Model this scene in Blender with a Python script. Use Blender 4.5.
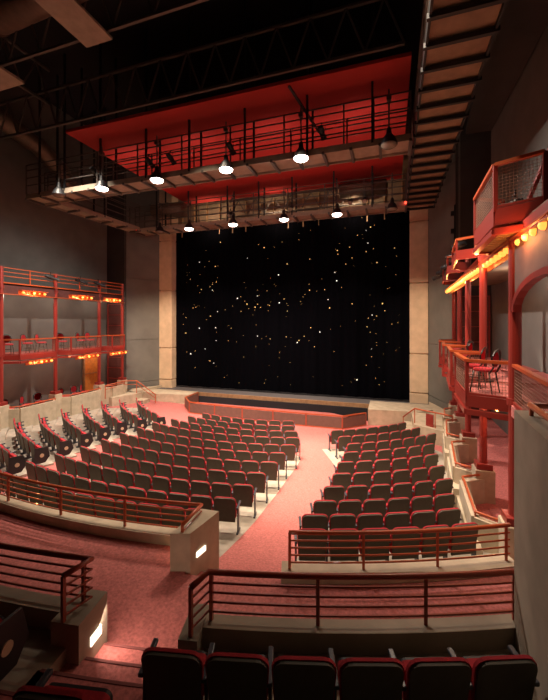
import bpy, bmesh, math, random
from mathutils import Vector, Matrix
random.seed(7)
for o in list(bpy.data.objects):
    bpy.data.objects.remove(o)
COL = bpy.context.scene.collection
PI = math.pi
R_ = math.radians

# ------------------------------------------------------------ camera, world, exposure
TH = R_(18.33)
cam_d = bpy.data.cameras.new('camera'); cam = bpy.data.objects.new('camera', cam_d); COL.objects.link(cam)
cam.location = (0, 0, 5.0); cam.rotation_euler = (PI/2, 0, TH)
cam_d.sensor_fit = 'VERTICAL'; cam_d.sensor_height = 24.0
cam_d.lens = 24.0*350/700
cam_d.shift_y = -27/700
cam_d.clip_start = 0.05; cam_d.clip_end = 200
bpy.context.scene.camera = cam
sc = bpy.context.scene
sc.view_settings.view_transform = 'Standard'; sc.view_settings.look = 'None'
sc.view_settings.gamma = 1; sc.view_settings.exposure = 0.35
sc.view_settings.use_curve_mapping = False
w = bpy.data.worlds.new('world'); sc.world = w; w.use_nodes = True
w.node_tree.nodes['Background'].inputs[0].default_value = (.30, .28, .34, 1)
w.node_tree.nodes['Background'].inputs[1].default_value = 0.012

def lamp(kind, loc, energy, col=(1, .82, .62), target=None, size=.2, spot=120, blend=.6, sy=None):
    size = size if kind == 'AREA' else min(size, .035)
    l = bpy.data.lights.new('fixture_or_fill_light', kind); l.energy = energy; l.color = col
    if kind == 'SPOT': l.spot_size = R_(spot); l.spot_blend = blend; l.shadow_soft_size = size
    elif kind == 'POINT': l.shadow_soft_size = size
    elif kind == 'AREA':
        l.size = size
        if sy: l.shape = 'RECTANGLE'; l.size_y = sy
    o = bpy.data.objects.new('fixture_or_fill_light', l); o.location = loc; COL.objects.link(o)  # name shared by visible fixtures and added lamps that have none
    d = (Vector(target)-Vector(loc)) if target is not None else Vector((0, 0, -1))
    o.rotation_euler = d.to_track_quat('-Z', 'Y').to_euler()
    return o

WARM = (1, .80, .60)
# added overhead fill spots, no fixtures modelled, to brighten the seating and aisle
lamp('SPOT', (-6.5, 9.4, 13.9), 3600, WARM, (-6.6, 11.0, 0), .3, 66, .6)
lamp('SPOT', (-6.0, 5.2, 13.6), 5200, WARM, (-6.4, 10.4, 0), .3, 44, .6)
lamp('SPOT', (-.6, 5.8, 13.9), 5600, WARM, (0.5, 11.6, 0), .3, 54, .7)
lamp('SPOT', (-12.5, 9.4, 13.9), 4300, (1, .86, .70), (-12.9, 12.6, 0), .3, 70, .7)
lamp('SPOT', (-4.2, 11.25, 10.4), 6200, WARM, (-2.2, 11.4, 0), .3, 50, .9)
# added washes, no fixtures, for the proscenium piers, aprons and side walls
lamp('SPOT', (-4, 8.0, 12.0), 6000, (1, .78, .55), (1.6, 20.6, 4.0), .2, 26, .9)
lamp('SPOT', (-8, 8.0, 12.0), 8000, (1, .78, .55), (-14.4, 20.2, 3.6), .2, 26, .9)
lamp('SPOT', (-7.3, 12.6, 10.4), 4200, (1, .82, .64), (-6.4, 17.2, 0.2), .3, 84, .9)
lamp('SPOT', (-6.5, 12.6, 10.5), 2300, (1, .88, .78), (-17.6, 12.5, 1.6), .3, 78, .9)
lamp('SPOT', (-6.5, 12.6, 10.5), 3600, (1, .84, .74), (4.2, 9.2, 4.4), .3, 78, .9)
# unseen spots over the cross aisle and upper tier, no fixtures
lamp('SPOT', (-3.0, 12.6, 10.5), 1000, WARM, (-3.5, 5.9, 1), .10, 34, .9)
lamp('SPOT', (.9, 9.4, 10.4), 520, WARM, (0.6, 4.6, 1.2), .10, 50, .9)
# added uplights without fixtures, brightening the red canopy and the stage header
for ux in (-11.5, -8.0, -4.5, -1.2):
    lamp('SPOT', (ux, 12.9, 11.1), 62, (1, .75, .6), (ux+.2, 15.2, 12.8), .3, 160, 1)
for ux in (-11, -6.5, -2):
    lamp('SPOT', (ux, 19.3, 11.2), 170, (1, .74, .5), (ux, 21, 12.1), .2, 150, 1)

# ------------------------------------------------------------ materials
def mat(name, col, rough=.6, metal=0, noise=None, scale=8, bump=0, emit=None, coat=0, spec=.5, detail=4):
    m = bpy.data.materials.new(name); m.use_nodes = True
    nt = m.node_tree; b = nt.nodes['Principled BSDF']
    b.inputs['Base Color'].default_value = (*col, 1); b.inputs['Roughness'].default_value = rough
    b.inputs['Metallic'].default_value = metal; b.inputs['Specular IOR Level'].default_value = spec
    if coat: b.inputs['Coat Weight'].default_value = coat
    if noise:
        tc = nt.nodes.new('ShaderNodeTexCoord'); n = nt.nodes.new('ShaderNodeTexNoise')
        n.inputs['Scale'].default_value = scale; n.inputs['Detail'].default_value = detail
        nt.links.new(tc.outputs['Object'], n.inputs['Vector'])
        r = nt.nodes.new('ShaderNodeValToRGB')
        r.color_ramp.elements[0].position = .3; r.color_ramp.elements[1].position = .7
        r.color_ramp.elements[0].color = (*[c*(1-noise) for c in col], 1)
        r.color_ramp.elements[1].color = (*[min(1, c*(1+noise)) for c in col], 1)
        nt.links.new(n.outputs['Fac'], r.inputs['Fac']); nt.links.new(r.outputs['Color'], b.inputs['Base Color'])
        if bump:
            bp = nt.nodes.new('ShaderNodeBump'); bp.inputs['Strength'].default_value = bump
            bp.inputs['Distance'].default_value = .02
            nt.links.new(n.outputs['Fac'], bp.inputs['Height']); nt.links.new(bp.outputs['Normal'], b.inputs['Normal'])
    if emit:
        b.inputs['Emission Color'].default_value = (*emit[0], 1); b.inputs['Emission Strength'].default_value = emit[1]
    return m

M = {}
M['carpet'] = mat('carpet_rose', (.44, .130, .115), .95, noise=.28, scale=26, bump=.3, detail=8)
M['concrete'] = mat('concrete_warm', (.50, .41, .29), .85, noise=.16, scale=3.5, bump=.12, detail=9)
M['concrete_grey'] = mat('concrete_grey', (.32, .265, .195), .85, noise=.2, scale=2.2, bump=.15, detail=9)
M['plinth'] = mat('concrete_floor', (.36, .31, .25), .8, noise=.15, scale=5, bump=.05)
M['pier'] = mat('stone_pier', (.62, .46, .31), .8, noise=.10, scale=2.5, bump=.05)
M['wall'] = mat('wall_grey', (.15, .145, .13), .8, noise=.12, scale=1.2)
M['wall_dark'] = mat('wall_dark', (.055, .047, .045), .85, noise=.15, scale=1.2)
M['ceil'] = mat('ceiling_black', (.012, .012, .016), .9)
M['header'] = mat('header_brown', (.20, .135, .085), .8, noise=.2, scale=2)
M['paint'] = mat('red_enamel', (.27, .028, .020), .38, coat=.25)
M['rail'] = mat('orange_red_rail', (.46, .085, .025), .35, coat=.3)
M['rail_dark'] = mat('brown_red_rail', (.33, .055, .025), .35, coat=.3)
M['pit'] = mat('pit_panel_brown', (.15, .080, .062), .7, noise=.08, scale=6)
M['shell'] = mat('seat_back_grey', (.092, .080, .060), .55, spec=.3, noise=.08, scale=9)
M['seat_red'] = mat('seat_red_cloth', (.40, .016, .026), .9, noise=.12, scale=40, bump=.1)
M['arm'] = mat('armrest_grey', (.045, .05, .065), .35)
M['black'] = mat('black_metal', (.012, .012, .014), .5)
M['steel'] = mat('dark_steel', (.11, .095, .085), .5, metal=.3)
M['deck'] = mat('catwalk_deck', (.31, .25, .19), .7, noise=.12, scale=4)
M['plank'] = mat('catwalk_plank', (.26, .165, .10), .7, noise=.2, scale=3)
M['duct'] = mat('duct_metal', (.22, .16, .12), .45, metal=.4, noise=.15, scale=5)
M['canopy'] = mat('canopy_red', (.42, .022, .018), .75, noise=.06, scale=.6)
M['stage'] = mat('stage_grey', (.11, .10, .10), .7, noise=.1, scale=5)
M['wood'] = mat('stage_edge_wood', (.33, .20, .10), .6, noise=.2, scale=6)
M['door'] = mat('door_orange_wood', (.60, .22, .04), .5, noise=.2, scale=5)
M['darkred'] = mat('dark_red_panel', (.085, .022, .018), .7, noise=.15, scale=4)
M['edge_shade'] = mat('carpet_edge_shade', (.20, .055, .05), .9)  # darker carpet tone, shade at the step edges put into colour
M['slat'] = mat('soffit_gold', (.50, .30, .10), .55, noise=.15, scale=5)
M['cane'] = mat('black_lacquer', (.02, .014, .012), .35, coat=.3)
M['mesh'] = mat('wire_mesh', (.26, .15, .11), .5)
M['medal'] = mat('medallion', (.55, .42, .28), .5)
M['bulb'] = mat('bulb_amber', (1, .5, .15), .3, emit=((1, .17, .025), 1.5))
M['bulb_hot'] = mat('bulb_amber_core', (1, .7, .3), .3, emit=((1, .30, .045), 1.7))
M['lens'] = mat('lamp_lens', (1, .8, .7), .3, emit=((1, .80, .72), 14))
M['lens_off'] = mat('lamp_lens_off', (.22, .18, .14), .15)
M['step_light'] = mat('step_light', (1, .95, .85), .4, emit=((1, .85, .66), 1.6))
M['star_w'] = mat('star_white', (1, 1, 1), .4, emit=((1, .88, .72), 1.2))
M['star_g'] = mat('star_gold', (1, .7, .2), .4, emit=((1, .56, .20), .8))
M['redled'] = mat('red_indicator', (1, .05, .02), .4, emit=((1, .04, .02), 5))

def drape():
    m = bpy.data.materials.new('black_drape'); m.use_nodes = True; nt = m.node_tree; b = nt.nodes['Principled BSDF']
    b.inputs['Base Color'].default_value = (.0012, .0012, .0024, 1); b.inputs['Roughness'].default_value = 1
    b.inputs['Specular IOR Level'].default_value = .05
    b.inputs['Sheen Weight'].default_value = 0
    return m
M['drape'] = drape()

# ------------------------------------------------------------ mesh helpers
def nb(): return bmesh.new()
def box(bm, c, s, rz=0.0, rx=0.0, bev=0.0):
    g = bmesh.ops.create_cube(bm, size=1)
    vs = g['verts']
    bmesh.ops.scale(bm, vec=s, verts=vs)
    if bev:
        es = list({e for v in vs for e in v.link_edges})
        r = bmesh.ops.bevel(bm, geom=es, offset=bev, segments=2, profile=.5, affect='EDGES')
        vs = list({v for f in r['faces'] for v in f.verts} | {v for v in vs if v.is_valid})
    mtx = Matrix.Translation(Vector(c)) @ Matrix.Rotation(rz, 4, 'Z') @ Matrix.Rotation(rx, 4, 'X')
    bmesh.ops.transform(bm, matrix=mtx, verts=vs)
def tube(bm, pts, r, n=8, closed=False):
    pts = [Vector(p) for p in pts]; rings = []
    N = len(pts)
    for i, p in enumerate(pts):
        if closed: t = pts[(i+1) % N]-pts[i-1]
        else: t = (pts[min(i+1, N-1)]-pts[max(i-1, 0)])
        if t.length < 1e-9: t = Vector((0, 0, 1))
        t.normalize()
        up = Vector((0, 0, 1)) if abs(t.z) < .95 else Vector((1, 0, 0))
        a = t.cross(up).normalized(); b = a.cross(t).normalized()
        rr = r[i] if isinstance(r, (list, tuple)) else r
        rings.append([bm.verts.new(p+a*rr*math.cos(2*PI*k/n)+b*rr*math.sin(2*PI*k/n)) for k in range(n)])
    for i in range(N if closed else N-1):
        A, B = rings[i], rings[(i+1) % N]
        for k in range(n):
            bm.faces.new((A[k], A[(k+1) % n], B[(k+1) % n], B[k]))
    if not closed:
        bm.faces.new(rings[0][::-1]); bm.faces.new(rings[-1])
def bar(bm, p, q, wd, ht=None):
    p = Vector(p); q = Vector(q); ht = ht or wd
    t = (q-p).normalized(); up = Vector((0, 0, 1)) if abs(t.z) < .95 else Vector((0, 1, 0))
    a = t.cross(up).normalized()*wd/2; b = a.cross(t).normalized()*ht/2
    A = [bm.verts.new(p+s*a+u*b) for s, u in ((-1, -1), (1, -1), (1, 1), (-1, 1))]
    B = [bm.verts.new(q+s*a+u*b) for s, u in ((-1, -1), (1, -1), (1, 1), (-1, 1))]
    for k in range(4): bm.faces.new((A[k], A[(k+1) % 4], B[(k+1) % 4], B[k]))
    bm.faces.new(A[::-1]); bm.faces.new(B)
def lathe(bm, prof, c=(0, 0, 0), n=16, axis='Z'):
    rings = []
    for r, z in prof:
        ring = []
        for k in range(n):
            a = 2*PI*k/n; v = Vector((r*math.cos(a), r*math.sin(a), z))
            if axis == 'Y': v = Vector((v.x, v.z, v.y))
            if axis == 'X': v = Vector((v.z, v.x, v.y))
            ring.append(bm.verts.new(v+Vector(c)))
        rings.append(ring)
    for A, B in zip(rings, rings[1:]):
        for k in range(n): bm.faces.new((A[k], A[(k+1) % n], B[(k+1) % n], B[k]))
    bm.faces.new(rings[0][::-1]); bm.faces.new(rings[-1])
def prism(bm, poly, z0, z1):
    A = [bm.verts.new((x, y, z0)) for x, y in poly]; B = [bm.verts.new((x, y, z1)) for x, y in poly]
    n = len(poly)
    for k in range(n): bm.faces.new((A[k], A[(k+1) % n], B[(k+1) % n], B[k]))
    bm.faces.new(A[::-1]); bm.faces.new(B)
def obj(name, bm, m, parent=None, smooth=False):
    bmesh.ops.recalc_face_normals(bm, faces=bm.faces)
    me = bpy.data.meshes.new(name); bm.to_mesh(me); bm.free()
    me.materials.append(M[m] if isinstance(m, str) else m)
    if smooth:
        for p in me.polygons: p.use_smooth = True
    o = bpy.data.objects.new(name, me); COL.objects.link(o)
    if parent: o.parent = parent
    return o
def tag(o, label, cat, group=None, kind=None):
    o['label'] = label; o['category'] = cat
    if group: o['group'] = group
    if kind: o['kind'] = kind
    return o
def thing(name, label, cat, loc=(0, 0, 0), rz=0.0, group=None):
    o = bpy.data.objects.new(name, None); COL.objects.link(o); o.location = loc; o.rotation_euler = (0, 0, rz)
    o.empty_display_size = .1
    return tag(o, label, cat, group)
def struct(name, bm, m, parent=None):
    o = obj(name, bm, m, parent)
    if parent is None: o['kind'] = 'structure'
    return o
def copy_tree(o, parent=None):
    c = o.copy(); COL.objects.link(c); c.parent = parent
    for ch in [x for x in KIDS.get(o.name, [])]: copy_tree(ch, c)
    return c
KIDS = {}
def index():
    KIDS.clear()
    for x in bpy.data.objects:
        if x.parent: KIDS.setdefault(x.parent.name, []).append(x)
def remove_tree(o):
    for ch in list(o.children):
        remove_tree(ch)
    bpy.data.objects.remove(o)

# ------------------------------------------------------------ hall geometry: seating fans around one centre
CX, CY = -6.0, 21.0
def pol(r, deg, z=0.0):
    a = R_(deg); return Vector((CX+r*math.sin(a), CY-r*math.cos(a), z))
ZT = [(0, 0), (6.4, 0.02), (7.2, .11), (8.02, .15), (8.84, .19), (9.66, .22), (10.48, .25), (11.3, .29), (12.12, .33), (12.94, .37),
      (13.76, .43), (14.58, .52), (15.4, .68), (16.22, .89), (17.2, 1.1)]
def zr(r):
    for (a, za), (b, zb) in zip(ZT, ZT[1:]):
        if r <= b: return za+(zb-za)*(r-a)/(b-a)
    return ZT[-1][1]
def sector(bm, r0, r1, f0, f1, top, bot=None, nr=1, na=16):
    """solid polar slab; f0/f1 give the edge angles at radius r, top/bot the heights"""
    g = lambda f, r: f(r) if callable(f) else f
    T = []; B = []
    for i in range(nr+1):
        r = r0+(r1-r0)*i/nr; a0, a1 = g(f0, r), g(f1, r)
        rt, rb = [], []
        for j in range(na+1):
            a = a0+(a1-a0)*j/na
            rt.append(bm.verts.new(pol(r, a, g(top, r))))
            if bot is not None: rb.append(bm.verts.new(pol(r, a, g(bot, r))))
        T.append(rt); B.append(rb)
    for i in range(nr):
        for j in range(na):
            bm.faces.new((T[i][j], T[i][j+1], T[i+1][j+1], T[i+1][j]))
            if bot is not None: bm.faces.new((B[i][j], B[i+1][j], B[i+1][j+1], B[i][j+1]))
    if bot is not None:
        for i in (0, nr):
            for j in range(na): bm.faces.new((T[i][j], B[i][j], B[i][j+1], T[i][j+1]))
        for j in (0, na):
            for i in range(nr): bm.faces.new((T[i][j], T[i+1][j], B[i+1][j], B[i][j]))

def interp(tab):
    tab = sorted(tab)
    def f(r):
        if r <= tab[0][0]: return tab[0][1]
        for (a, x), (b, y) in zip(tab, tab[1:]):
            if r <= b: return x+(y-x)*(r-a)/(b-a)
        return tab[-1][1]
    return f
RK = lambda k: 15.4-.82*k
# centre block: row -> (first angle, last start angle, seats)
CEN = {0: (-12.2, 8.6, 12), 1: (-13.0, 9.6, 12), 2: (-13.7, 10.4, 12), 3: (-14.4, 11.1, 12), 4: (-15.5, 12.1, 12), 5: (-16.6, 12.9, 12),
       6: (-17.8, 14.4, 12), 7: (-19.0, 15.2, 12), 8: (-18.4, 14.7, 10), 9: (-17.7, 13.8, 9), 10: (-17.6, 13.6, 8)}
RIG = {-1: (16.4, 27.2, 6), 0: (16.8, 28.3, 6), 1: (17.9, 30.3, 6), 2: (19.2, 33.0, 6), 3: (20.8, 35.1, 6), 4: (22.3, 37.6, 6),
       5: (24.3, 41.0, 6), 6: (26.4, 46.5, 7), 7: (26.3, 47.5, 7), 8: (26.3, 48.7, 7)}
WIN = {1: (-16.9, 3), 2: (-19.0, 7), 3: (-20.2, 7), 4: (-22.0, 7), 5: (-23.9, 7), 6: (-25.9, 7), 7: (-25.4, 7), 8: (-24.6, 7)}
def cen_end(k):
    a, l, n = CEN[k]; return l+(l-a)/(n-1)

# ------------------------------------------------------------ floor
bm = nb(); sector(bm, .8, 16.5, -78, 62, zr, None, nr=60, na=60)
struct('floor', bm, 'carpet')
bm = nb(); box(bm, (-6.5, 8, -1.3), (30, 34, .2)); struct('floor_base', bm, 'concrete_grey')
# concrete seating decks under the three blocks
f0 = interp([(RK(k), CEN[k][0]-.35) for k in CEN]); f1 = interp([(6.9, 16.9), (8.84, 17.1), (9.5, 18.6), (10.2, 17.4), (11.3, 15.7), (12.9, 13.7), (14.6, 12.0), (15.95, 11.0)])
bm = nb(); sector(bm, 6.95, 15.95, f0, f1, lambda r: zr(r)+.004, lambda r: zr(r)-.02, nr=30, na=20); struct('floor_centre_block', bm, 'plinth')
f0 = interp([(RK(k), RIG[k][0]-(.3 if k < 5 else 1.7)) for k in RIG]); f1 = interp([(RK(k), RIG[k][1]+2.0) for k in RIG])
bm = nb(); sector(bm, 8.5, 16.7, f0, f1, lambda r: zr(r)+.004, lambda r: zr(r)-.02, nr=30, na=16); struct('floor_right_block', bm, 'plinth')
# left wing: stepped concrete tiers, each rising sideways towards the boxes
for k in range(0, 9):
    a0 = WIN.get(k, (-15.8, 7))[0]
    bm = nb(); r = RK(k)
    sector(bm, r-.56, r+.26, a0-.3, -58, zr(r)+.03, -.1, na=14)
    for j in range(4):
        b0 = a0-(2.4+j*1.1)*57.3/r*.8-1
    struct('floor_tier', bm, 'plinth')
# cross aisle (upper level, behind the low kerb walls)
ZA = 1.25
bm = nb(); sector(bm, 16.1, 18.2, -42, 10.6, ZA, -.5, na=30)
sector(bm, 16.75, 18.2, 10.6, 15.5, ZA, -.5, na=8); sector(bm, 16.8, 18.2, 15.5, 34, 1.36, -.5, na=16)
sector(bm, 16.45, 16.76, 9.5, 16.0, 1.10, .3, na=8)
struct('floor_cross_aisle', bm, 'carpet')
# upper tier
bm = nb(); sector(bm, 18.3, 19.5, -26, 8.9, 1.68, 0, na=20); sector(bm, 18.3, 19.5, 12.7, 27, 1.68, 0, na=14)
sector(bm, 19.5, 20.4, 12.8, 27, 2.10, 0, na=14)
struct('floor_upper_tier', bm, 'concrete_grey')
bm = nb(); sector(bm, 20.4, 24, -26, 27, 2.5, 0, na=30); struct('floor_rear', bm, 'ceil')
bm = nb()
for i, (r0, z) in enumerate(((18.1, 1.39), (18.42, 1.53), (18.74, 1.68), (19.1, 1.84), (19.45, 2.0), (19.8, 2.16), (20.1, 2.34))):
    sector(bm, r0, 20.6, 8.6 if i < 3 else (7.6 if i == 3 else -10), 12.8, z, 0, na=8)
o = struct('floor_steps', bm, 'carpet')
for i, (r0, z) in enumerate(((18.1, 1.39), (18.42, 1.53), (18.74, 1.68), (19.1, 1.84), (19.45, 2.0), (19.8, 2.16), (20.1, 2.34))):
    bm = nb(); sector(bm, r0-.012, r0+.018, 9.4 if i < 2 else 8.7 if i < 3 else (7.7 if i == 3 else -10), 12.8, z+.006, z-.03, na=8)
    obj('step_edge_shade', bm, 'edge_shade', o)  # thin dark strip painting the shade along each step edge

# ------------------------------------------------------------ room shell
bm = nb(); box(bm, (-17.75, 8.5, 7), (.3, 20, 20)); struct('wall_left', bm, 'wall')
bm = nb(); box(bm, (4.4, 8, 7), (.3, 20, 20)); struct('wall_right', bm, 'wall')
bm = nb(); box(bm, (-6.5, 8, 17.1), (30, 34, .2)); struct('ceiling', bm, 'ceil')
bm = nb(); box(bm, (-6.5, -3.2, 8), (30, .3, 22)); struct('wall_rear', bm, 'ceil')
# angled walls beside the stage opening, board-marked panels with joints
def angled(name, p, q, thick=.25):
    p = Vector(p); q = Vector(q); d = (q-p).normalized(); nrm = Vector((d.y, -d.x)); 
    if nrm.y > 0: nrm = -nrm
    bm = nb(); zs = [-.5, 1.1, 3.9, 7.9, 12.5, 17.0]
    for a, b in zip(zs, zs[1:]):
        for (u, v) in ((0, 1),):
            P = p.lerp(q, u); Q = p.lerp(q, v)
            poly = [P+d*.02, Q-d*.02, Q-d*.02-nrm*thick, P+d*.02-nrm*thick]
            prism(bm, [(x.x, x.y) for x in poly], a+.02, b-.02)
    poly = [p-nrm*.03, q-nrm*.03, q-nrm*thick, p-nrm*thick]
    prism(bm, [(x.x, x.y) for x in poly], -.5, 17)
    return struct(name, bm, 'wall')
angled('wall_stage_left', (-16.15, 18.3), (-14.95, 20.45))
angled('wall_stage_right', (2.95, 17.7), (1.98, 20.75))
bm = nb(); box(bm, (-16.95, 18.45, 7.5), (1.7, .25, 19)); struct('wall_back_left', bm, 'wall_dark')
bm = nb(); box(bm, (3.6, 17.85, 7.5), (1.5, .25, 19)); struct('wall_back_right', bm, 'wall_dark')
# dark red slatted doors at the far end of both box corridors
def red_door(name, c, w_, h0, h1):
    bm = nb(); n = int((h1-h0)/.62)
    for i in range(n):
        z0 = h0+i*(h1-h0)/n; box(bm, (c[0], c[1], z0+(h1-h0)/n/2), (w_, .08, (h1-h0)/n-.05))
    o = struct(name, bm, 'darkred')
    bm = nb()
    for s in (-1, 1): box(bm, (c[0]+s*w_/2, c[1]-.03, (h0+h1)/2), (.07, .1, h1-h0))
    for i in range(n+1): box(bm, (c[0], c[1]-.03, h0+i*(h1-h0)/n), (w_, .09, .03))
    struct('door_frame', bm, 'paint', o)
red_door('door_2', (-16.85, 18.26), 1.1, .75, 6.2)
red_door('door_3', (3.55, 17.66), 1.2, .75, 6.2)
bm = nb(); box(bm, (-17.57, 17.0, 1.9), (.06, 1.0, 2.2)); o = struct('door_1', bm, 'door')
bm = nb(); box(bm, (-17.54, 16.45, 1.95), (.12, .08, 2.4)); box(bm, (-17.54, 17.55, 1.95), (.12, .08, 2.4)); box(bm, (-17.54, 17, 3.1), (.12, 1.18, .08)); box(bm, (-17.54, 17, 1.9), (.1, 1.0, .03))
struct('door_frame', bm, 'wood', o)
# corridors behind the boxes
bm = nb(); box(bm, (-16.6, 10.5, .1), (1.9, 15.8, 1.3)); struct('floor_left_corridor', bm, 'carpet')
bm = nb(); box(bm, (3.2, 10.8, .1), (2.1, 13.8, 1.3)); struct('floor_right_corridor', bm, 'carpet')

# stage, pit and proscenium
bm = nb(); box(bm, (-6.4, 22.3, .3), (17.6, 5.4, .6)); struct('floor_stage', bm, 'stage')
bm = nb(); box(bm, (-6.4, 19.62, .5), (17.4, .12, .22)); struct('trim_3', bm, 'wood')
bm = nb(); box(bm, (-6.4, 17.9, -1.1), (10.5, 3.4, .1)); struct('floor_pit', bm, 'ceil')
bm = nb(); box(bm, (-6.4, 19.5, -.4), (10.5, .1, 1.6)); struct('wall_pit', bm, 'ceil')
def pier_col(name, x0, x1, y):
    bm = nb(); zs = [-.2, .85, 2.45, 7.9, 11.0, 14]
    zs = [.0, 1.15, 3.3, 7.2, 10.6, 15]
    for a, b in zip(zs, zs[1:]): box(bm, ((x0+x1)/2, y, (a+b)/2), (x1-x0, .8, b-a-.05), bev=.03)
    box(bm, ((x0+x1)/2, y+.05, 7.5), (x1-x0-.1, .7, 14.9))
    return struct(name, bm, 'pier')
pier_col('trim_1', -15.06, -14.04, 20.72)
pier_col('trim_2', 1.04, 1.98, 21.1)
bm = nb(); box(bm, (-6.4, 21.25, 14), (15.2, .4, 5.9))
struct('wall_proscenium_header', bm, 'header')
bm = nb()
for i in range(16): box(bm, (-13.6+i*.95, 20.98, 12.2), (.06, .14, 2.6))
struct('trim_4', bm, 'wood')
# concrete aprons left and right of the pit
bm = nb(); prism(bm, [(-1.02, 17.7), (1.3, 17.9), (2.0, 18.6), (2.0, 19.7), (-1.02, 19.7)], -.2, .78)
struct('wall_apron_right', bm, 'concrete')
bm = nb(); prism(bm, [(-15.1, 19.7), (-15.1, 18.6), (-13.7, 18.3), (-11.62, 18.7), (-11.62, 19.7)], -.2, .62)
struct('wall_apron_left', bm, 'concrete')
bm = nb(); prism(bm, [(2.0, 17.6), (2.95, 17.5), (2.95, 18.0), (2.0, 20.6)], -.2, .75); prism(bm, [(-16.2, 17.7), (-15.1, 17.7), (-14.8, 20.4), (-15.9, 18.6)], -.2, .75)
struct('floor_side_landings', bm, 'concrete')

# stage curtain with pin lights
cur = thing('stage_curtain', 'tall black stage curtain scattered with tiny points of light', 'curtain', (-6.5, 20.9, .6))
bm = nb(); nx, W2, H2 = 240, 7.58, 11.2
A = []; B = []
for i in range(nx+1):
    x = -W2+2*W2*i/nx; y = .045*math.sin(x*5.2)+.02*math.sin(x*13+1)
    A.append(bm.verts.new((x, y, .02))); B.append(bm.verts.new((x, y, H2)))
for i in range(nx): bm.faces.new((A[i], A[i+1], B[i+1], B[i]))
for i in range(nx+1):
    pass
obj('drape', bm, 'drape', cur, True)
bm = nb(); box(bm, (0, .02, .05), (2*W2, .18, .1)); obj('hem', bm, 'black', cur)
def star_mesh(r):
    b = nb(); bmesh.ops.create_icosphere(b, subdivisions=1, radius=r)
    me = bpy.data.meshes.new('star_light'); b.to_mesh(me); b.free(); return me
sm = {}
for r in (.036, .026, .018):
    for c in 'wg':
        me = star_mesh(r); me.materials.append(M['star_'+c]); sm[(r, c)] = me
# the brightest points, where the curtain carries them (metres across / up)
stars = [(-2.9, 6.0, .045, 'w'), (-5.7, 8.5, .032, 'w'), (-.1, 7.4, .045, 'w'), (1.1, 3.2, .045, 'w'), (-1.5, 5.6, .032, 'g'), (-1.3, 5.4, .032, 'g'),
         (-.7, 5.5, .032, 'g'), (5.3, 9.0, .032, 'w'), (4.4, 8.2, .032, 'g'), (3.4, 7.4, .032, 'w'), (6.1, 5.5, .045, 'g'), (3.0, 5.8, .032, 'w')]
while len(stars) < 100:
    if random.random() < .3:
        cx, cz = random.choice([(-4.6, 7.6), (-1.6, 5.6), (-5.1, 4.2), (.8, 3.4), (3.4, 6.4), (1.2, 9.2), (-3.2, 2.4), (4.2, 2.0), (4.6, 9.4), (-2.0, 9.4), (5.4, 3.8)])
        x, z = random.gauss(cx, .9), random.gauss(cz, .8)
    else: x, z = random.uniform(-7, 7), random.uniform(.5, 10.2)
    if abs(x) > 7.1 or not .4 < z < 10.6: continue
    stars.append((x, z, random.choice([.032, .032, .045, .024]), random.choice('gggw')))
for x, z, r, c in stars:
    r = {.045: .036, .032: .026, .024: .018}[r]
    o = bpy.data.objects.new('star_light', sm[(r, c)]); COL.objects.link(o); o.parent = cur; o.location = (x, -.075, z)
bm = nb()
for i in range(110):
    if random.random() < .4:
        s = random.choice(stars); x, z = s[0]+random.gauss(0, .5), s[1]+random.gauss(0, .5)
    else: x, z = random.uniform(-7.2, 7.2), random.uniform(.3, 10.6)
    if abs(x) > 7.3 or z < .2: continue
    g = bmesh.ops.create_icosphere(bm, subdivisions=1, radius=random.choice([.010, .013, .016]))
    bmesh.ops.translate(bm, vec=(x, -.07, z), verts=g['verts'])
o = obj('faint_star_lights', bm, 'star_g', cur); o['kind'] = 'stuff'

# ------------------------------------------------------------ orchestra pit fence
pit = thing('pit_fence', 'low brown panelled fence with red frame around the orchestra pit', 'fence', (-6.3, 16.7, 0))
P = [(-11.5, 19.45), (-11.45, 17.95), (-10.55, 16.95), (-8.9, 16.78), (-7.25, 16.68), (-5.55, 16.6), (-3.85, 16.56), (-2.12, 16.6), (-1.12, 17.6)]
P = [Vector((x+6.3, y-16.7, 0)) for x, y in P]
for a, b in zip(P, P[1:]):
    bm = nb(); bar(bm, a+Vector((0, 0, .31)), b+Vector((0, 0, .31)), .05, .5); obj('panel', bm, 'pit', pit)
for a in P:
    bm = nb(); box(bm, (a.x, a.y, .31), (.07, .07, .64)); obj('post', bm, 'rail_dark', pit)
for nm, z, h in (('top_rail', .62, .05), ('bottom_rail', .04, .05)):
    bm = nb()
    for a, b in zip(P, P[1:]): bar(bm, a+Vector((0, 0, z)), b+Vector((0, 0, z)), .07, h)
    obj(nm, bm, 'rail', pit)

# ------------------------------------------------------------ kerb walls
def kerb(name, r0, r1, a0, a1, z0, z1, m='concrete'):
    bm = nb(); sector(bm, r0, r1, a0, a1, z1, z0, na=max(4, int(abs(a1-a0)))); return struct(name, bm, m)
kerb('wall_kerb_left', 15.93, 16.15, -45, 10.6, .2, 1.42)
kerb('wall_kerb_right', 16.66, 16.95, 15.6, 27.4, .2, 1.48)
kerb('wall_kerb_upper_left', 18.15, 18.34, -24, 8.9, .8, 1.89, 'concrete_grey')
kerb('wall_kerb_upper_right', 18.15, 18.32, 12.85, 23.6, .8, 1.89, 'concrete_grey')
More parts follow.
